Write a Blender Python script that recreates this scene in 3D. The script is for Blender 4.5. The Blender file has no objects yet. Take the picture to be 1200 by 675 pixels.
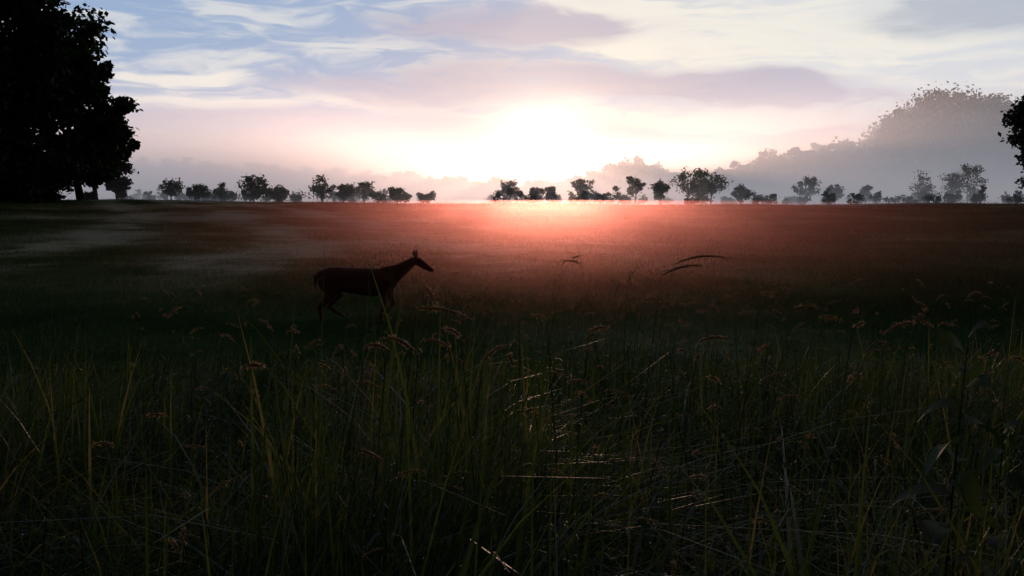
import bpy, math, random
import numpy as np
from mathutils import Vector
rng=np.random.default_rng(7); random.seed(7)
sc=bpy.context.scene
sc.view_settings.view_transform='Standard'; sc.view_settings.look='None'; sc.view_settings.exposure=0
F=1150.0; PITCH=math.atan(105.5/F); CAMH=1.84
def terrain(x,y):
    x=np.asarray(x,float); y=np.asarray(y,float)
    def ss(a,b,t):
        t=np.clip((t-a)/(b-a),0,1); return t*t*(3-2*t)
    h=1.15*ss(22,95,y)-1.3*ss(100,200,y)
    h=h+0.50*ss(-8,-38,x)*ss(20,60,y)*(1-ss(110,180,y))
    h=h+0.05*np.sin(x*.35+1.3)*np.sin(y*.22)+0.03*np.sin(x*.9+y*.5)
    h=h+0.09*np.sin(x*.11+2)*ss(30,80,y)+.06*np.sin(x*.31+.7)*ss(60,90,y)
    return h
def P(px,py,d):
    dx=(px-600)/F; dy=(337.5-py)/F
    c,s=math.cos(PITCH),math.sin(PITCH)
    vy=c+dy*s; vz=-s+dy*c
    k=d/vy
    return (dx*k,d,CAMH+vz*k)
# ---------------------------------------------------------------- helpers
def quads_object(name,V,Q,mats,mi=None,rnd=None,smooth=False):
    me=bpy.data.meshes.new(name)
    V=np.asarray(V,np.float32); Q=np.asarray(Q,np.int32)
    me.vertices.add(len(V)); me.vertices.foreach_set('co',V.ravel())
    me.loops.add(Q.size); me.loops.foreach_set('vertex_index',Q.ravel())
    me.polygons.add(len(Q)); me.polygons.foreach_set('loop_start',np.arange(0,Q.size,4,dtype=np.int32))
    for m in mats: me.materials.append(m)
    if mi is not None: me.polygons.foreach_set('material_index',np.asarray(mi,np.int32))
    if smooth: me.polygons.foreach_set('use_smooth',np.ones(len(Q),bool))
    me.update(calc_edges=True)
    if rnd is not None:
        a=me.attributes.new('rnd','FLOAT','POINT'); a.data.foreach_set('value',np.asarray(rnd,np.float32))
    me.validate()
    ob=bpy.data.objects.new(name,me); sc.collection.objects.link(ob); return ob
class Acc:
    def __init__(s): s.V=[];s.Q=[];s.M=[];s.R=[];s.n=0
    def add(s,V,Q,m,r=0.5):
        V=np.asarray(V,float); Q=np.asarray(Q,int)
        s.V.append(V); s.Q.append(Q+s.n); s.M.append(np.full(len(Q),m)); 
        s.R.append(np.full(len(V),r) if np.isscalar(r) else r); s.n+=len(V)
    def obj(s,name,mats,smooth=False):
        return quads_object(name,np.vstack(s.V),np.vstack(s.Q),mats,np.concatenate(s.M),np.concatenate(s.R),smooth)
def tube(pts,rads,seg=8,lat=None):
    pts=np.asarray(pts,float); n=len(pts); V=[]
    for i in range(n):
        t=pts[min(i+1,n-1)]-pts[max(i-1,0)]; t/= (np.linalg.norm(t)+1e-9)
        a=np.array(lat if lat is not None else ((0,1,0) if abs(t[1])<.8 else (1,0,0)),float)
        a=a-t*np.dot(a,t); a/=np.linalg.norm(a)+1e-9; b=np.cross(t,a)
        r=rads[i]; ra,rb=(r if hasattr(r,'__len__') else (r,r))
        for k in range(seg):
            th=2*math.pi*k/seg; V.append(pts[i]+a*ra*math.cos(th)+b*rb*math.sin(th))
    Q=[]
    for i in range(n-1):
        for k in range(seg):
            k2=(k+1)%seg; Q.append((i*seg+k,i*seg+k2,(i+1)*seg+k2,(i+1)*seg+k))
    return np.array(V),np.array(Q)
def leaves(C,size,aspect=.6,flat=0.0):
    n=len(C); a=rng.normal(size=(n,3)); a[:,2]*=(1-flat*.6); a/=np.linalg.norm(a,axis=1)[:,None]
    b=rng.normal(size=(n,3)); b-=a*np.sum(a*b,1)[:,None]; b/=np.linalg.norm(b,axis=1)[:,None]
    s=size*rng.uniform(.6,1.35,n)[:,None]
    V=np.stack([C-a*s,C-b*s*aspect-a*s*.1,C+a*s,C+b*s*aspect-a*s*.1],1).reshape(-1,3)
    return V,np.arange(4*n).reshape(n,4)
def blob(c,r,n):
    d=rng.normal(size=(n,3)); d/=np.linalg.norm(d,axis=1)[:,None]
    rr=rng.uniform(0,1,n)**.45*(1+.22*rng.normal(size=n))
    return np.asarray(c)+d*rr[:,None]*np.asarray(r)
# ---------------------------------------------------------------- materials
def newmat(name):
    m=bpy.data.materials.new(name); m.use_nodes=True; nt=m.node_tree; nt.nodes.clear()
    return m,nt,nt.nodes,nt.links
def ramp(nt,fac,stops):
    r=nt.nodes.new('ShaderNodeValToRGB'); e=r.color_ramp.elements
    e[0].position=stops[0][0]; e[0].color=(*stops[0][1],1); e[1].position=stops[-1][0]; e[1].color=(*stops[-1][1],1)
    for p,c in stops[1:-1]:
        x=e.new(p); x.color=(*c,1)
    nt.links.new(fac,r.inputs[0]); return r.outputs[0]
def noise(nt,scale,detail=4,vec=None,dist=0):
    n=nt.nodes.new('ShaderNodeTexNoise'); n.inputs['Scale'].default_value=scale; n.inputs['Detail'].default_value=detail
    n.inputs['Distortion'].default_value=dist
    if vec is None:
        g=nt.nodes.new('ShaderNodeNewGeometry'); vec=g.outputs['Position']
    nt.links.new(vec,n.inputs['Vector']); return n.outputs['Fac']
def M(nt,op,a,b=0.0,c=0.0,clamp=False):
    n=nt.nodes.new('ShaderNodeMath'); n.operation=op; n.use_clamp=clamp
    for i,v in enumerate((a,b,c)):
        if isinstance(v,(int,float)): n.inputs[i].default_value=v
        else: nt.links.new(v,n.inputs[i])
    return n.outputs[0]
def SS(nt,v,a,b):
    n=nt.nodes.new('ShaderNodeMapRange'); n.interpolation_type='SMOOTHSTEP'
    n.inputs['From Min'].default_value=a; n.inputs['From Max'].default_value=b
    nt.links.new(v,n.inputs['Value']); return n.outputs[0]
def MIX(nt,f,a,b,mode='MIX'):
    n=nt.nodes.new('ShaderNodeMix'); n.data_type='RGBA'; n.blend_type=mode
    for i,v in ((0,f),(6,a),(7,b)):
        if isinstance(v,(int,float)): n.inputs[i].default_value=v
        elif isinstance(v,tuple): n.inputs[i].default_value=(*v,1)
        else: nt.links.new(v,n.inputs[i])
    return n.outputs[2]
PH=rng.uniform(0,6.28,40); KD=rng.uniform(0,6.28,40)
def patchn(x,y,L0,n=10,o=0):
    s=0;wt=0
    for i in range(n):
        k=2*math.pi/L0*(1.45**i); a=KD[(i+o)%40]; w=.8**i
        s=s+w*np.sin(k*(x*math.cos(a)+y*math.sin(a))+PH[(i+o)%40]+1.3*np.sin(k*.6*(x*math.sin(a)-y*math.cos(a)))); wt+=w
    return s/wt
def fss(v,a,b):
    t=np.clip((v-a)/(b-a),0,1); return t*t*(3-2*t)
def swath(x,y):
    u=x+.0034*y*y+1.8*patchn(x,y,30,4,5)+.6*patchn(x,y,5,4,25)
    band=fss(np.sin(u*1.0),-.4,.8)
    return (.45+.55*band)*fss(u,-19,-12)*(1-fss(u,3,11))*fss(y,15,28)*(.9+.5*patchn(x,y,3,5,30))
def fieldtone(x,y):
    return np.clip(.24+.60*patchn(x,y,22,9,0)+.70*swath(x,y),0,1)
def foliage_mat(name,stops,trans=.35,gloss=.08,rough=.45,glosscol=(1,1,1)):
    m,nt,N,L=newmat(name)
    at=N.new('ShaderNodeAttribute'); at.attribute_name='rnd'
    col=ramp(nt,at.outputs['Fac'],stops)
    d=N.new('ShaderNodeBsdfDiffuse'); t=N.new('ShaderNodeBsdfTranslucent'); g=N.new('ShaderNodeBsdfGlossy')
    L.new(col,d.inputs[0]); L.new(col,t.inputs[0]); g.inputs[0].default_value=(*glosscol,1); g.inputs['Roughness'].default_value=rough
    a=N.new('ShaderNodeMixShader'); a.inputs[0].default_value=trans; L.new(d.outputs[0],a.inputs[1]); L.new(t.outputs[0],a.inputs[2])
    b=N.new('ShaderNodeMixShader'); b.inputs[0].default_value=gloss; L.new(a.outputs[0],b.inputs[1]); L.new(g.outputs[0],b.inputs[2])
    o=N.new('ShaderNodeOutputMaterial'); L.new(b.outputs[0],o.inputs[0]); return m
M_bark,nt,N,L=newmat('bark')
p=N.new('ShaderNodeBsdfDiffuse'); L.new(ramp(nt,noise(nt,9,3),[(.3,(.02,.015,.012)),(.7,(.07,.055,.045))]),p.inputs[0])
o=N.new('ShaderNodeOutputMaterial'); L.new(p.outputs[0],o.inputs[0])
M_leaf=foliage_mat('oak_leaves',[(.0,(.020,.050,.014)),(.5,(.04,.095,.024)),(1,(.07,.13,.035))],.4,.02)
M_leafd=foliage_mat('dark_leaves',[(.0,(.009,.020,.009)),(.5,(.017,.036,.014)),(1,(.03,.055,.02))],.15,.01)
M_grass=foliage_mat('meadow_grass_blades',[(.0,(.012,.026,.006)),(.4,(.028,.050,.010)),(.75,(.055,.080,.017)),(1,(.16,.13,.048))],.5,.04,.32)
M_far=foliage_mat('cut_hay_grass',[(.0,(.016,.052,.014)),(.35,(.038,.088,.034)),(.6,(.11,.15,.08)),(1,(.40,.44,.36))],.15,.015,.5,(1,.9,.8))
M_seed=foliage_mat('seed_head',[(.0,(.15,.10,.05)),(1,(.36,.26,.14))],.55,.03)
M_weed=foliage_mat('weed_leaf',[(.0,(.014,.032,.008)),(1,(.035,.06,.016))],.5,.02)
M_dew,nt,N,L=newmat('dew'); g=N.new('ShaderNodeBsdfGlossy'); g.inputs[0].default_value=(.9,.9,.9,1); g.inputs['Roughness'].default_value=.12
o=N.new('ShaderNodeOutputMaterial'); L.new(g.outputs[0],o.inputs[0])
# ground
M_gr,nt,N,L=newmat('field_soil_and_thatch')
at=N.new('ShaderNodeAttribute'); at.attribute_name='rnd'
f=M(nt,'ADD',M(nt,'MULTIPLY',at.outputs['Fac'],.75),M(nt,'MULTIPLY',noise(nt,7,4),.3))
col=ramp(nt,f,[(.2,(.010,.026,.008)),(.42,(.025,.050,.018)),(.6,(.075,.09,.05)),(.95,(.26,.27,.22))])
d=N.new('ShaderNodeBsdfDiffuse'); L.new(col,d.inputs[0])
o=N.new('ShaderNodeOutputMaterial'); L.new(d.outputs[0],o.inputs[0])
# ---------------------------------------------------------------- ground sheet
xs=np.unique(np.concatenate([np.linspace(-2500,-120,24),np.linspace(-120,120,301),np.linspace(120,2500,24)]))
ys=np.unique(np.concatenate([np.linspace(-400,-20,12),np.linspace(-20,220,301),np.linspace(220,4000,40)]))
X,Y=np.meshgrid(xs,ys); Z=terrain(X,Y)+.025*rng.normal(size=X.shape)*(np.abs(X)<120)*(Y<220)
V=np.stack([X,Y,Z],2).reshape(-1,3); nx=len(xs); ny=len(ys)
i=(np.arange(ny-1)[:,None]*nx+np.arange(nx-1)[None,:]).ravel()
quads_object('field_ground',V,np.stack([i,i+1,i+nx+1,i+nx],1),[M_gr],rnd=fieldtone(X,Y).ravel(),smooth=True)
# ---------------------------------------------------------------- grass
def blades(n,d0,d1,h0,h1,w,levels,fan=.62,lean=.5,hfun=None,fade0=0,fade1=0,wfun=None,field=False):
    y=np.sqrt(rng.uniform(d0**2,d1**2,n))
    x=rng.uniform(-1,1,n)*(fan*y+1.0)
    keep=np.ones(n,bool)
    if fade0: keep&=rng.uniform(0,1,n)<np.clip((y-d0)/fade0,0,1)
    if fade1: keep&=rng.uniform(0,1,n)<np.clip((d1-y)/fade1,0,1)
    x=x[keep]; y=y[keep]; n=len(x)
    z=terrain(x,y)
    clump=.5+.5*np.sin(x*1.7+3*np.sin(y*.9))*np.sin(y*1.3+2*np.sin(x*.7))
    clump2=.5+.5*patchn(x,y,7,5,11)*1.6
    H=rng.uniform(h0,h1,n)*(.45+.5*clump+.5*clump2)
    if hfun is not None: H=H*hfun(x,y)
    if field: H=H*(1-.5*np.clip(swath(x,y),0,1))
    th=2.6*patchn(x,y,2.2,5,20)+rng.normal(0,1.1,n); ld=np.stack([np.cos(th),np.sin(th)],1)
    ln=np.abs(rng.normal(0,lean,n)); 
    ph=rng.uniform(0,2*math.pi,n); wd=np.stack([np.cos(ph),np.sin(ph)*.5],1)
    W=w*rng.uniform(.4,1.5,n)
    if wfun is not None: W=W*wfun(y)
    ts=np.linspace(0,1,levels+1); VV=[]
    for t in ts:
        off=(t**1.8)*ln*H; zz=H*(t-.42*np.minimum(ln,1.6)*t**2.5)
        cx=x+ld[:,0]*off; cy=y+ld[:,1]*off; cz=z+zz-.02
        wt=W*(1-t**1.6*.93)*(.6 if t==0 else 1)
        VV.append(np.stack([cx-wd[:,0]*wt,cy-wd[:,1]*wt,cz],1)); VV.append(np.stack([cx+wd[:,0]*wt,cy+wd[:,1]*wt,cz],1))
    Vv=np.stack(VV,1).reshape(-1,3); k=2*(levels+1)
    b=np.arange(n)[:,None]*k; Q=[]
    for l in range(levels): Q.append(np.stack([b[:,0]+2*l,b[:,0]+2*l+1,b[:,0]+2*l+3,b[:,0]+2*l+2],1))
    rr=rng.uniform(0,1,n)
    if field: rr=np.clip(.3*rr+.85*fieldtone(x,y)-.05,0,1)
    else: rr=np.clip(.75*rr**1.3+.25*(.5+patchn(x,y,6,5,14)),0,1)
    return Vv,np.vstack(Q),np.repeat(rr,k)
def tallmask(x,y): 
    t=np.clip((y-4.6)/6.8,0,1); return (1-.82*t*t*(3-2*t))*(1-.25*fss(-x/y,.15,.5))
A=Acc()
V,Q,r=blades(84000,1.3,13,.45,.98,.006,4,lean=.9,hfun=tallmask,fade1=6); A.add(V,Q,0,r)
V,Q,r=blades(16000,1.3,10,.7,1.3,.009,5,lean=1.2,hfun=tallmask,fade1=4); A.add(V,Q,0,r)
A.obj('tall_meadow_grass',[M_grass])
A=Acc()
V,Q,r=blades(150000,7,45,.08,.20,.008,2,lean=.9,fade0=5,fade1=20,wfun=lambda y:.6+y/28,field=True); A.add(V,Q,0,r)
V,Q,r=blades(140000,20,108,.07,.22,.02,1,fan=.6,lean=1.0,fade0=22,field=True); A.add(V,Q,0,r)
V,Q,r=blades(9000,17,108,.22,.55,.013,2,fan=.6,lean=.8,field=True); A.add(V,Q,0,r)
A.obj('field_grass',[M_far])
# dew drops on the blades
n=1800; y=1.6+8*rng.uniform(0,1,n)**.7; x=rng.uniform(-1,1,n)*.58*y; z=terrain(x,y)+rng.uniform(.3,.8,n)*tallmask(x,y)
A=Acc()
uu=[(math.cos(a)*math.sin(b),math.sin(a)*math.sin(b),math.cos(b)) for b in (.05,1.05,2.09,3.09) for a in np.linspace(0,2*math.pi,7)[:-1]]
uu=np.array(uu); C=np.stack([x,y,z],1); R=rng.uniform(.001,.0028,n)
V=(C[:,None,:]+uu[None]*R[:,None,None]).reshape(-1,3)
q0=[(6*i+k,6*i+(k+1)%6,6*i+6+(k+1)%6,6*i+6+k) for i in range(3) for k in range(6)]
Q=(np.array(q0)[None]+24*np.arange(n)[:,None,None]).reshape(-1,4); A.add(V,Q,0); A.obj('dew_drops',[M_dew],True)
# seed stalks
def stalk(A,top,base,head,droop,w=.0035,hr=.011):
    top=np.array(top); base=np.array(base); mid=(top+base)/2+np.array([0,0,.1])
    pts=[]
    for t in np.linspace(0,1,8): pts.append((1-t)**2*base+2*t*(1-t)*(mid)+t*t*top)
    V,Q=tube(pts,[w*(1-.5*t) for t in np.linspace(0,1,8)],5); A.add(V,Q,0,.6)
    d=np.array([droop[0],0,droop[1]]); hp=[]
    for t in np.linspace(0,1,9): hp.append(top+d*head*t+np.array([0,0,-.35*head*t*t]))
    hp=np.array(hp)
    V,Q=tube(hp,[hr*.3*(.4+1.2*math.sin(math.pi*min(1,.1+.85*t))) for t in np.linspace(0,1,9)],6); A.add(V,Q,1,.5)
    n=int(90*head/.2); t=rng.uniform(0,1,n); C=top+d*head*t[:,None]+np.stack([0*t,0*t,-.35*head*t*t],1)
    C=C+rng.normal(size=(n,3))*hr*.5
    V,Q=leaves(C,hr*.75,.22); A.add(V,Q,1,.6)
A=Acc()
spec=[(775,323,4.2,.20,(.9,.55)),(790,310,4.6,.28,(.9,.45)),(497,333,3.6,.10,(.5,-.6)),(487,362,3.4,.2,(1,.15)),(660,306,5.0,.1,(.9,.2)),
(930,362,4.2,.12,(1,.35)),(893,345,4.6,.09,(.6,.3)),(1035,392,4.2,.2,(.7,.6)),(755,352,4.0,.12,(.8,.3)),(528,322,5.5,.07,(.7,.5)),(720,345,4.4,.1,(.3,.9)),
(430,405,3.0,.1,(.7,.2)),(455,395,3.1,.12,(.8,-.1)),(1000,385,4.4,.1,(.5,.6)),(640,375,3.8,.1,(-.6,.5)),(860,355,4.9,.1,(-.4,.7)),(575,330,5.2,.06,(.5,.6)),(310,430,3.0,.1,(-.7,.3)),(735,335,4.7,.1,(.2,.9)),
(690,390,3.6,.12,(.6,.5)),(820,400,3.6,.13,(.8,.4)),(540,395,3.4,.11,(-.5,.6)),(610,355,4.4,.09,(.2,.9)),(905,330,5.2,.08,(.8,.2)),(960,372,4.6,.12,(.9,.2)),(680,300,5.6,.06,(-.8,.1))]
for px,py,dd,hl,dr in spec:
    top=P(px,py,dd); bx=top[0]-dr[0]*rng.uniform(.1,.35); by=dd+rng.uniform(-.2,.2)
    stalk(A,top,(bx,by,float(terrain(bx,by))-.02),hl,dr,.0030,.011)
for k in range(300):
    y=rng.uniform(2.6,9.5); x=rng.uniform(-.7,1)*.58*y; h=rng.uniform(.7,1.35)*(1-.3*max(0,(y-6)/4)); a=rng.uniform(-1,1)
    if -.24<x/y<-.08 and y>5: h*=.75
    stalk(A,(x+a*.2,y,h),(x,y,float(terrain(x,y))-.02),rng.uniform(.05,.16),(a,rng.uniform(-.2,.8)),.002,rng.uniform(.006,.010))
A.obj('seed_head_grass',[M_grass,M_seed],True)
# broadleaf weeds
def leafblade(A,base,dirv,L_,W_,droop=.4,r=.5):
    d=np.array(dirv,float); d/=np.linalg.norm(d); s=np.cross(d,(0,0,1)); s/=np.linalg.norm(s)+1e-9
    tw=rng.uniform(-.7,.7); s=s*math.cos(tw)+np.array([0,0,1])*math.sin(tw)
    V=[];n=7
    for t in np.linspace(0,1,n):
        c=np.array(base)+d*L_*t+np.array([0,0,-droop*L_*t*t]); w=W_*math.sin(math.pi*(t*.93+.04))**.8*(1-.3*t)
        V+= [c-s*w+np.array([0,0,.35*w]),c,c+s*w+np.array([0,0,.35*w])]
    Q=[]
    for i in range(n-1):
        for k in range(2): Q.append((3*i+k,3*i+k+1,3*i+4+k,3*i+3+k))
    A.add(np.array(V),np.array(Q),1,r)
def weed(name,x,d,h,n,L_,W_,lean=.05,mass=None,t0=.3):
    A=mass or Acc(); z0=float(terrain(x,d)); pts=[(x+lean*t*t,d,z0-.02+h*t) for t in np.linspace(0,1,8)]
    V,Q=tube(pts,[.006*(1-.7*t) for t in np.linspace(0,1,8)],6); A.add(V,Q,0)
    for k in range(n):
        t=t0+(1-t0)*k/(n-1); a=k*2.4+rng.uniform(-.4,.4); c=(x+lean*t*t,d,z0+h*t)
        s=(1-.45*t)
        leafblade(A,c,(math.cos(a),math.sin(a),rng.uniform(.2,.9) if t<.95 else 1.5),L_*s*rng.uniform(.7,1.2),W_*s,rng.uniform(.4,1.0),rng.uniform(.2,.9))
    if mass is None: return A.obj(name,[M_weed,M_weed],True)
weed('broadleaf_weed',1.31,2.9,1.38,19,.26,.07)
weed('broadleaf_weed',.44,1.9,.75,12,.14,.03,.02)
weed('broadleaf_weed',1.56,3.1,1.05,14,.24,.06,.02)
A=Acc()
for k in range(190):
    y=rng.uniform(2,9); x=rng.uniform(-1,1)*.6*y
    weed('',x,y,rng.uniform(.4,.95)*float(tallmask(x,y))**.5,int(rng.uniform(6,12)),rng.uniform(.09,.19),rng.uniform(.015,.045),rng.uniform(-.15,.15),A,.35)
A.obj('meadow_herbs',[M_weed,M_weed],True)
# ---------------------------------------------------------------- trees
def make_tree(name,x,y,H,rad,zlow=.25,nc=30,nl=200,ls=.2,mat=None,tr=None,squash=1.0,limbs=8,cr=.28,mass=None,sink=0,spread=.95):
    A=mass or Acc(); z0=float(terrain(x,y))-sink; tr=tr or H*.02
    n=7; top=np.array([x+rng.normal()*rad*.1,y,z0+H*.85]); b=np.array([x,y,z0-.2])
    pts=[b+(top-b)*t+np.array([rng.normal()*rad*.03,rng.normal()*rad*.03,0]) for t in np.linspace(0,1,n)]
    V,Q=tube(pts,[tr*(1.25 if i==0 else 1-.85*i/(n-1)) for i in range(n)],8); A.add(V,Q,0)
    cz=z0+H*(1+zlow)/2; hz=H*(1-zlow)/2
    cs=[]
    for k in range(nc):
        d=rng.normal(size=3); d/=np.linalg.norm(d); rr=rng.uniform(.35,spread)
        if d[2]<0: w=1-.25*abs(d[2])
        else: w=1
        c=np.array([x,y,cz])+d*rr*np.array([rad*w,rad*w*squash,hz])*.88; cs.append(c)
        s=rad*cr*rng.uniform(.45,1.3)*(1 if rr<.8 else .7)
        P_=blob(c,(s*1.1,s*1.1,s*.85),nl); P_[:,2]=np.maximum(P_[:,2],z0+.02); V,Q=leaves(P_,ls,.6,.3); A.add(V,Q,1,np.repeat(np.clip(rng.normal(rng.uniform(.15,.85),.15,nl),0,1),4))
    for k in range(min(limbs,nc)):
        c=cs[k]; t=min(.9,max(.2,(c[2]-z0)/H*.7)); s=b+(top-b)*t; m=(s+c)/2+np.array([0,0,-.03*H])
        V,Q=tube([s,m,c],[tr*.45,tr*.28,tr*.08],6); A.add(V,Q,0)
    if mass is None: return A.obj(name,[M_bark,mat or M_leaf])
for (x,y,H,rd,nc,nl) in [(-43.0,84,27,7.4,130,380),(-49,80,29,8.5,120,380),(-38.6,88,17,4.4,70,260),(-54,78,26,8,60,320),(-40.5,96,12,4,30,240)]:
    make_tree('unseen_shade_tree',x,y,H,rd,-.08,nc,nl,.27,M_leafd,limbs=14,cr=.28,spread=1.12)
A=Acc()
for k in range(44):
    x=rng.uniform(-62,-36.5); y=rng.uniform(76,90)+(-36-x)*-.1
    make_tree('',x,y,rng.uniform(3,8),rng.uniform(1.8,3.2),-.15,12,170,.24,tr=.08,limbs=2,cr=.5,mass=A)
A.obj('woodland_understory',[M_bark,M_leafd])
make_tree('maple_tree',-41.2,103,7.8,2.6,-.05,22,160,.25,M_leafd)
make_tree('unseen_shade_tree',59.4,108,15.5,5.4,-.05,90,260,.3,M_leafd)
row=[(200,207,1.9),(232,216,1.6),(262,220,1.4),(297,206,2.0),(325,218,1.6),(378,206,2.1),(402,216,1.5),(425,211,1.7),(465,218,1.1),(500,223,1.0),
(597,206,1.5),(628,218,1.1),(645,216,1.0),(683,204,1.8),(745,198,1.8),(775,210,1.6),(806,192,2.4),(822,198,1.9),(835,193,2.1),(868,215,1.4),(945,202,2.0),(978,214,1.6),(1015,212,1.5),(1080,196,2.1),(1118,196,1.9),(1135,188,2.5)]
for px,py,rd in row:
    d=rng.uniform(103,112) if px<520 else (rng.uniform(110,124) if px<900 else rng.uniform(130,142)); x,y,z=P(px,py,d); H=z-float(terrain(x,y))
    make_tree('small_tree',x,y,H,rd*rng.uniform(.85,1.15),rng.uniform(-.05,.18),int(rng.uniform(16,24)),60,.15,M_leaf,tr=.09,cr=rng.uniform(.30,.40),limbs=9,spread=.9)
A=Acc()
for k in range(150):
    px=rng.uniform(140,1220)
    if 490<px<575: continue
    d=rng.uniform(103,150); x=(px-600)/F*d
    make_tree('',x,d,rng.uniform(.8,1.9)*rng.choice([1,1,1.4]),rng.uniform(.6,1.4),.0,7,45,.14,tr=.04,limbs=2,cr=.45,mass=A)
A.obj('distant_shrub_row',[M_bark,M_leaf])
def treeline(name,prof,dist,step,depth,rows,ls,nl,mat):
    A=Acc(); px0,px1=prof[0][0],prof[-1][0]; xs_=[p[0] for p in prof]; ys_=[p[1] for p in prof]
    for r_ in range(rows):
        px=px0+rng.uniform(0,step)
        while px<px1:
            d=(dist(px) if callable(dist) else dist)+r_*depth+rng.uniform(-.3,.3)*depth
            py=np.interp(px,xs_,ys_)+rng.uniform(-3,9)
            x,y,z=P(px,py,d); H=z-float(terrain(x,y)); H=max(H,3)
            make_tree('',x,y,H,H*rng.uniform(.27,.42),.0,15,nl,ls,tr=H*.015,limbs=4,cr=.34,mass=A)
            px+=step*rng.uniform(.6,1.4)
    return A.obj(name,[M_bark,mat])
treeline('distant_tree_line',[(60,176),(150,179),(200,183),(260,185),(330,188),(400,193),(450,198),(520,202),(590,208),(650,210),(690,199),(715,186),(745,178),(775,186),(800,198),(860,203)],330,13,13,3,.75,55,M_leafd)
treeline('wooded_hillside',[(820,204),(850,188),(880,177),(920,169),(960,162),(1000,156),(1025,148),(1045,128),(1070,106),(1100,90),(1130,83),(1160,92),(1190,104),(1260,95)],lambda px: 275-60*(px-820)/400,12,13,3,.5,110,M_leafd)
for (x,y,H,rd) in [(-7,-5,15,6.5),(1,-6,17,7.5),(8,-5,15,6.5),(-15,-3,16,7),(16,-3,15,7)]:  # unseen trees added behind the camera to shade the foreground from skylight
    make_tree('unseen_shade_tree',x,y,H,rd,.25,44,190,.38,M_leafd,limbs=8)
# ---------------------------------------------------------------- deer
S=.0129
def D(px,py,lat=0.0): return np.array([(px-430)*S,lat,(375-py)*S])
DA=Acc()
def dt(pts,rads,seg=16,lat=(0,1,0)):
    pts=[np.array(p,float) for p in pts]
    t0=pts[0]-pts[1]; t0/=np.linalg.norm(t0); t1=pts[-1]-pts[-2]; t1/=np.linalg.norm(t1)
    rr=[(r if hasattr(r,'__len__') else (r,r)) for r in rads]
    P0=[];R0=[]
    for a in (0.0,.35,.7,.92): 
        k=math.sqrt(1-(1-a)**2) if a>0 else .02
        P0.append(pts[0]+t0*min(rr[0])*(1-a)); R0.append((rr[0][0]*k,rr[0][1]*k))
    P1=[];R1=[]
    for a in (.92,.7,.35,0.0):
        k=math.sqrt(1-(1-a)**2) if a>0 else .02
        P1.append(pts[-1]+t1*min(rr[-1])*(1-a)); R1.append((rr[-1][0]*k,rr[-1][1]*k))
    V,Q=tube(P0+pts+P1,R0+rr+R1,seg,lat); n=len(V)
    DA.add(V,Q,0)
    m=len(P0+pts+P1)
    for s in (0,m-1):
        b=s*seg; DA.add(V[b:b+seg],[(0,i,i+1,(i+2)%seg) for i in range(1,seg-2,2)],0)
dt([D(376,322),D(384,322.5),D(394,323.5),D(408,325.5),D(422,327),D(436,328),D(448,327),D(458,324)],
   [(.09,.12),(.13,.168),(.15,.185),(.16,.195),(.17,.21),(.165,.22),(.14,.20),(.10,.15)])
dt([D(452,322),D(462,318),D(471,312.5),D(479,307),D(485,302.5)],[(.09,.165),(.08,.135),(.065,.102),(.053,.078),(.046,.06)])
dt([D(485,302.5),D(490,303.5),D(496,307.5),D(502,311.5),D(506.5,314.3)],[(.05,.057),(.055,.063),(.042,.052),(.030,.037),(.024,.028)])
dt([D(488,306),D(496,311),D(504,315)],[(.03,.03),(.024,.022),(.016,.013)])
for s,dx in ((1,-3.0),(-1,1.2)):
    dt([D(487,301,s*.035),D(487+dx*.5,297.5,s*.062),D(487+dx,293.5,s*.078),D(488+dx,289,s*.085)],[(.020,.018),(.038,.016),(.034,.014),(.010,.009)],12,lat=(.6,s*.8,0))
dt([D(373,317),D(369,321),D(368,328),D(369.5,336)],[(.03,.028),(.038,.026),(.036,.022),(.015,.012)],12)
def leg(pts,rads,lat):
    dt([D(px,py,lat*l) for px,py,l in pts],rads,12)
leg([(384,325,.9),(386,334,1),(388,342,1),(380,350,1),(374.5,357.5,1),(375.5,365,1),(376.5,371,1),(379,374.3,1)],
    [(.08,.16),(.075,.14),(.064,.105),(.045,.062),(.032,.043),(.027,.030),(.027,.030),(.025,.020)],-.085)
leg([(384,325,.9),(390,335,1),(394,343,1),(387,351,1),(383,357.5,1),(390,363,1),(396,366,1),(401,369.3,1)],
    [(.08,.16),(.075,.135),(.06,.10),(.043,.058),(.032,.042),(.026,.029),(.026,.029),(.025,.019)],.085)
leg([(453,326,.9),(449,335,1),(449,344,1),(450,355,1),(447,364,1),(445.5,370.5,1),(448,374.3,1)],
    [(.065,.13),(.062,.10),(.048,.068),(.035,.041),(.026,.029),(.026,.029),(.025,.020)],-.08)
leg([(454,326,.9),(453,336,1),(455,344,1),(459.5,352,1),(455,359.5,1),(451,364,1),(450,368,1)],
    [(.065,.13),(.062,.10),(.048,.066),(.036,.042),(.026,.029),(.026,.029),(.023,.025)],.08)
M_deer,nt,N,L=newmat('deer_coat')
tc=N.new('ShaderNodeTexCoord'); sp=N.new('ShaderNodeSeparateXYZ'); L.new(tc.outputs['Object'],sp.inputs[0])
nz=noise(nt,60,3,tc.outputs['Object']); 
c=ramp(nt,nz,[(.3,(.06,.020,.012)),(.7,(.11,.038,.021))])
bel=SS(nt,M(nt,'ADD',sp.outputs[2],M(nt,'MULTIPLY',nz,.04)),.50,.40)
leg_=SS(nt,sp.outputs[2],.34,.26)
c=MIX(nt,M(nt,'MULTIPLY',M(nt,'MULTIPLY',bel,M(nt,'SUBTRACT',1.0,leg_)),.2),c,(.2,.14,.1))
p=N.new('ShaderNodeBsdfPrincipled'); L.new(c,p.inputs['Base Color']); p.inputs['Roughness'].default_value=.8; p.inputs['Specular IOR Level'].default_value=.2
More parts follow.
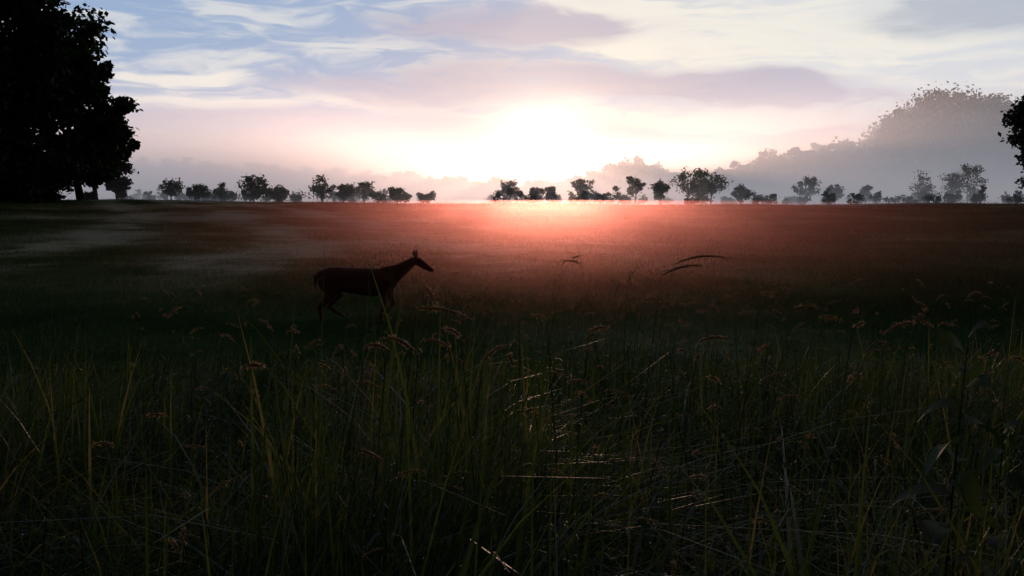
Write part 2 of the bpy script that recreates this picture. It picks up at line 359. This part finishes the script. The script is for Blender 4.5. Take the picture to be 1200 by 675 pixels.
p.inputs['Sheen Weight'].default_value=.2; p.inputs['Sheen Roughness'].default_value=.3; p.inputs['Sheen Tint'].default_value=(1,.6,.4,1)
bp=N.new('ShaderNodeBump'); bp.inputs['Strength'].default_value=.4; bp.inputs['Distance'].default_value=.01; L.new(nz,bp.inputs['Height']); L.new(bp.outputs[0],p.inputs['Normal'])
o=N.new('ShaderNodeOutputMaterial'); L.new(p.outputs[0],o.inputs[0])
deer=DA.obj('white_tailed_deer',[M_deer],True)
rm=deer.modifiers.new('remesh','REMESH'); rm.mode='VOXEL'; rm.voxel_size=.010; rm.use_smooth_shade=True
sm=deer.modifiers.new('smooth','SMOOTH'); sm.iterations=3; sm.factor=.5
dy=14.8; dx=(430-600)/F*dy; deer.location=(dx,dy,float(terrain(dx,dy))-.01)
M_eye,nt,N,L=newmat('deer_eye'); p=N.new('ShaderNodeBsdfPrincipled'); p.inputs['Base Color'].default_value=(.01,.008,.006,1); p.inputs['Roughness'].default_value=.1
o=N.new('ShaderNodeOutputMaterial'); L.new(p.outputs[0],o.inputs[0])
for s in (-1,1):
    bpy.ops.mesh.primitive_uv_sphere_add(radius=.014,segments=12,ring_count=8); e_=bpy.context.object; e_.name='eye'; e_.data.materials.append(M_eye)
    e_.parent=deer; e_.location=D(491.5,303,s*.047)
# ---------------------------------------------------------------- mist
M_mist,nt,N,L=newmat('mist')
g=N.new('ShaderNodeNewGeometry'); sp=N.new('ShaderNodeSeparateXYZ'); L.new(g.outputs['Position'],sp.inputs[0])
hz=M(nt,'EXPONENT',M(nt,'MULTIPLY',sp.outputs[2],-1/9.5))
far=SS(nt,sp.outputs[1],102,175)
low=M(nt,'MULTIPLY',M(nt,'EXPONENT',M(nt,'MULTIPLY',M(nt,'MAXIMUM',M(nt,'SUBTRACT',sp.outputs[2],.9),0.0),-1/1.3)),SS(nt,sp.outputs[1],84,125))
side=M(nt,'ADD',.75,M(nt,'MULTIPLY',SS(nt,M(nt,'ABSOLUTE',M(nt,'SUBTRACT',sp.outputs[0],10.0)),15,75),3.4))
top=SS(nt,sp.outputs[2],30,14)
dens=M(nt,'MULTIPLY',M(nt,'MULTIPLY',far,.0105),M(nt,'MULTIPLY',hz,side))
dens=M(nt,'MULTIPLY',M(nt,'ADD',dens,M(nt,'MULTIPLY',low,.030)),top)
vs=N.new('ShaderNodeVolumeScatter'); vs.inputs['Color'].default_value=(.86,.94,1,1); vs.inputs['Anisotropy'].default_value=.72
L.new(dens,vs.inputs['Density'])
# glow added to the fog in place of skylight scattered many times inside it
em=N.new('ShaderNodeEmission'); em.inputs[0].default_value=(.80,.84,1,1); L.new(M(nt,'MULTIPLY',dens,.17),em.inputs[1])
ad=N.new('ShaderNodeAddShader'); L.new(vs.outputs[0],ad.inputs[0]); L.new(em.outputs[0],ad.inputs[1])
o=N.new('ShaderNodeOutputMaterial'); L.new(ad.outputs[0],o.inputs['Volume'])
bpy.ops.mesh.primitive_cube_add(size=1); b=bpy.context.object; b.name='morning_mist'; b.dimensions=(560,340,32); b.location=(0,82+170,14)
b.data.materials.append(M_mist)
try: M_mist.cycles.volume_step_rate=1.2
except Exception as ex: print('step',ex)
# red-tinted haze added below eye height to put the sun's glow on the field
M_glow_haze,nt,N,L=newmat('red_glow_haze')
g=N.new('ShaderNodeNewGeometry'); sp=N.new('ShaderNodeSeparateXYZ'); L.new(g.outputs['Position'],sp.inputs[0])
q=M(nt,'MULTIPLY',M(nt,'SUBTRACT',sp.outputs[0],3.0),1/9.0)
dn=M(nt,'MULTIPLY',M(nt,'MULTIPLY',M(nt,'EXPONENT',M(nt,'MULTIPLY',M(nt,'MULTIPLY',q,q),-1.0)),SS(nt,sp.outputs[1],8,32)),.0085)
dn=M(nt,'MULTIPLY',dn,SS(nt,sp.outputs[1],80,58))
vs=N.new('ShaderNodeVolumeScatter'); vs.inputs['Color'].default_value=(1,.40,.37,1); vs.inputs['Anisotropy'].default_value=.91; L.new(dn,vs.inputs['Density'])
o=N.new('ShaderNodeOutputMaterial'); L.new(vs.outputs[0],o.inputs['Volume'])
bpy.ops.mesh.primitive_cube_add(size=1); b=bpy.context.object; b.name='sun_glow_haze'; b.dimensions=(50,70,2.7); b.location=(3,10+35,.37)
b.data.materials.append(M_glow_haze)
try: M_glow_haze.cycles.volume_step_rate=1.6
except Exception as ex: print('step',ex)
# ---------------------------------------------------------------- sun + world
SUN_AZ=math.atan(34/F); SUN_EL=math.radians(2.5)
sd=Vector((math.sin(SUN_AZ)*math.cos(SUN_EL),math.cos(SUN_AZ)*math.cos(SUN_EL),math.sin(SUN_EL)))
ld=bpy.data.lights.new('sun','SUN'); ld.energy=1.8; ld.angle=math.radians(.6); ld.color=(1,.60,.44)
lo=bpy.data.objects.new('sun',ld); sc.collection.objects.link(lo); lo.rotation_euler=(-sd).to_track_quat('-Z','Y').to_euler(); lo.location=(20,200,60)
w=bpy.data.worlds.new('World'); sc.world=w; w.use_nodes=True; nt=w.node_tree; N=nt.nodes; L=nt.links; N.clear()
try: w.cycles.sampling_method='MANUAL'; w.cycles.sample_map_resolution=1024
except Exception as ex: print(ex)
tc=N.new('ShaderNodeTexCoord'); sp=N.new('ShaderNodeSeparateXYZ'); L.new(tc.outputs['Generated'],sp.inputs[0])
az=M(nt,'ARCTAN2',sp.outputs[0],sp.outputs[1]); el=M(nt,'ARCSINE',sp.outputs[2])
def vec(a,b,c=0.0):
    n=N.new('ShaderNodeCombineXYZ')
    for i,v in enumerate((a,b,c)):
        if isinstance(v,(int,float)): n.inputs[i].default_value=v
        else: L.new(v,n.inputs[i])
    return n.outputs[0]
wn=noise(nt,1,2,vec(M(nt,'MULTIPLY',az,9),M(nt,'MULTIPLY',el,30)))
wn2=noise(nt,1,2,vec(M(nt,'MULTIPLY',az,6),M(nt,'MULTIPLY',el,22),7.3))
azw=M(nt,'ADD',az,M(nt,'MULTIPLY',M(nt,'SUBTRACT',wn,.5),.14)); elw=M(nt,'ADD',el,M(nt,'MULTIPLY',M(nt,'SUBTRACT',wn2,.5),.045))
elw=M(nt,'ADD',elw,M(nt,'MULTIPLY',M(nt,'SUBTRACT',wn,.5),.015))
def G(px,py,sx,sy,slope=0.0):
    a0=math.atan((px-600)/F); e0=math.atan((232-py)/F*math.cos(a0))
    da=M(nt,'SUBTRACT',azw,a0); de=M(nt,'SUBTRACT',elw,e0)
    if slope: de=M(nt,'SUBTRACT',de,M(nt,'MULTIPLY',da,slope))
    da=M(nt,'MULTIPLY',da,F/sx); de=M(nt,'MULTIPLY',de,F/sy)
    q=M(nt,'ADD',M(nt,'MULTIPLY',da,da),M(nt,'MULTIPLY',de,de))
    return M(nt,'EXPONENT',M(nt,'MULTIPLY',q,-.5))
blue=(.28,.40,.61); cream=(.80,.79,.74); pink=(.70,.59,.54); lav=(.38,.39,.54); grey=(.40,.45,.55)
base=MIX(nt,SS(nt,el,.015,.10),pink,blue)
base=MIX(nt,M(nt,'MULTIPLY',SS(nt,azw,-.02,.30),.72),base,(.72,.74,.76))
streak=noise(nt,1,5,vec(M(nt,'MULTIPLY',azw,7),M(nt,'MULTIPLY',elw,58),2.0),.25)
fine=noise(nt,1,4,vec(M(nt,'MULTIPLY',azw,26),M(nt,'MULTIPLY',elw,130),4.0),.3)
st=M(nt,'ADD',M(nt,'MULTIPLY',streak,.62),M(nt,'MULTIPLY',fine,.38))
sky=MIX(nt,M(nt,'MULTIPLY',SS(nt,st,.43,.62),.6),base,cream)
def layer(sky,masks,col,amt,lo=.1,hi=.55):
    s=None
    for m_ in masks: s=m_ if s is None else M(nt,'ADD',s,m_)
    s=M(nt,'MULTIPLY',s,M(nt,'MULTIPLY',M(nt,'MAXIMUM',M(nt,'SUBTRACT',st,.22),0.0),3.3))
    return MIX(nt,M(nt,'MULTIPLY',SS(nt,s,lo,hi),amt),sky,col)
sky=layer(sky,[G(900,45,210,30),G(215,124,100,9),G(220,90,60,6),G(430,115,45,7),G(700,20,70,14)],cream,.85,.1,.8)
sky=layer(sky,[G(340,150,210,14),G(830,105,180,14,-.12),G(860,155,110,7),G(540,105,150,13),G(600,38,110,12)],lav,.85,.1,.75)
sky=layer(sky,[G(1150,18,90,16,-.1)],grey,.85,.1,.75)
da=M(nt,'SUBTRACT',az,SUN_AZ); de=M(nt,'MULTIPLY',M(nt,'SUBTRACT',el,SUN_EL),1.1)
dd=M(nt,'SQRT',M(nt,'ADD',M(nt,'MULTIPLY',da,da),M(nt,'MULTIPLY',de,de)))
g1=M(nt,'EXPONENT',M(nt,'MULTIPLY',dd,-1/.022))
g2=M(nt,'EXPONENT',M(nt,'MULTIPLY',dd,-1/.075))
sky=MIX(nt,g2,sky,(.44,.28,.12),'ADD')
sky=MIX(nt,g1,sky,(3.0,2.6,1.9),'ADD')
front=SS(nt,sp.outputs[1],-.3,.8); high=SS(nt,sp.outputs[2],.22,.75)
k=M(nt,'MULTIPLY',M(nt,'ADD',.06,M(nt,'MULTIPLY',front,.94)),M(nt,'SUBTRACT',1.0,M(nt,'MULTIPLY',high,.74)))
bg=N.new('ShaderNodeBackground'); L.new(sky,bg.inputs[0]); L.new(k,bg.inputs[1])
ns=N.new('ShaderNodeTexSky'); ns.sky_type='NISHITA'; ns.sun_disc=False; ns.sun_elevation=SUN_EL; ns.sun_rotation=SUN_AZ
bg2=N.new('ShaderNodeBackground'); L.new(ns.outputs[0],bg2.inputs[0]); bg2.inputs[1].default_value=.010
ad=N.new('ShaderNodeAddShader'); L.new(bg.outputs[0],ad.inputs[0]); L.new(bg2.outputs[0],ad.inputs[1])
o=N.new('ShaderNodeOutputWorld'); L.new(ad.outputs[0],o.inputs[0])
# ---------------------------------------------------------------- camera
cd=bpy.data.cameras.new('camera'); cam=bpy.data.objects.new('camera',cd); sc.collection.objects.link(cam)
cd.sensor_width=36; cd.lens=36*F/1200; cd.clip_end=6000; cd.clip_start=.05
cam.location=(0,0,CAMH); cam.rotation_euler=(math.pi/2-PITCH,0,0); sc.camera=cam
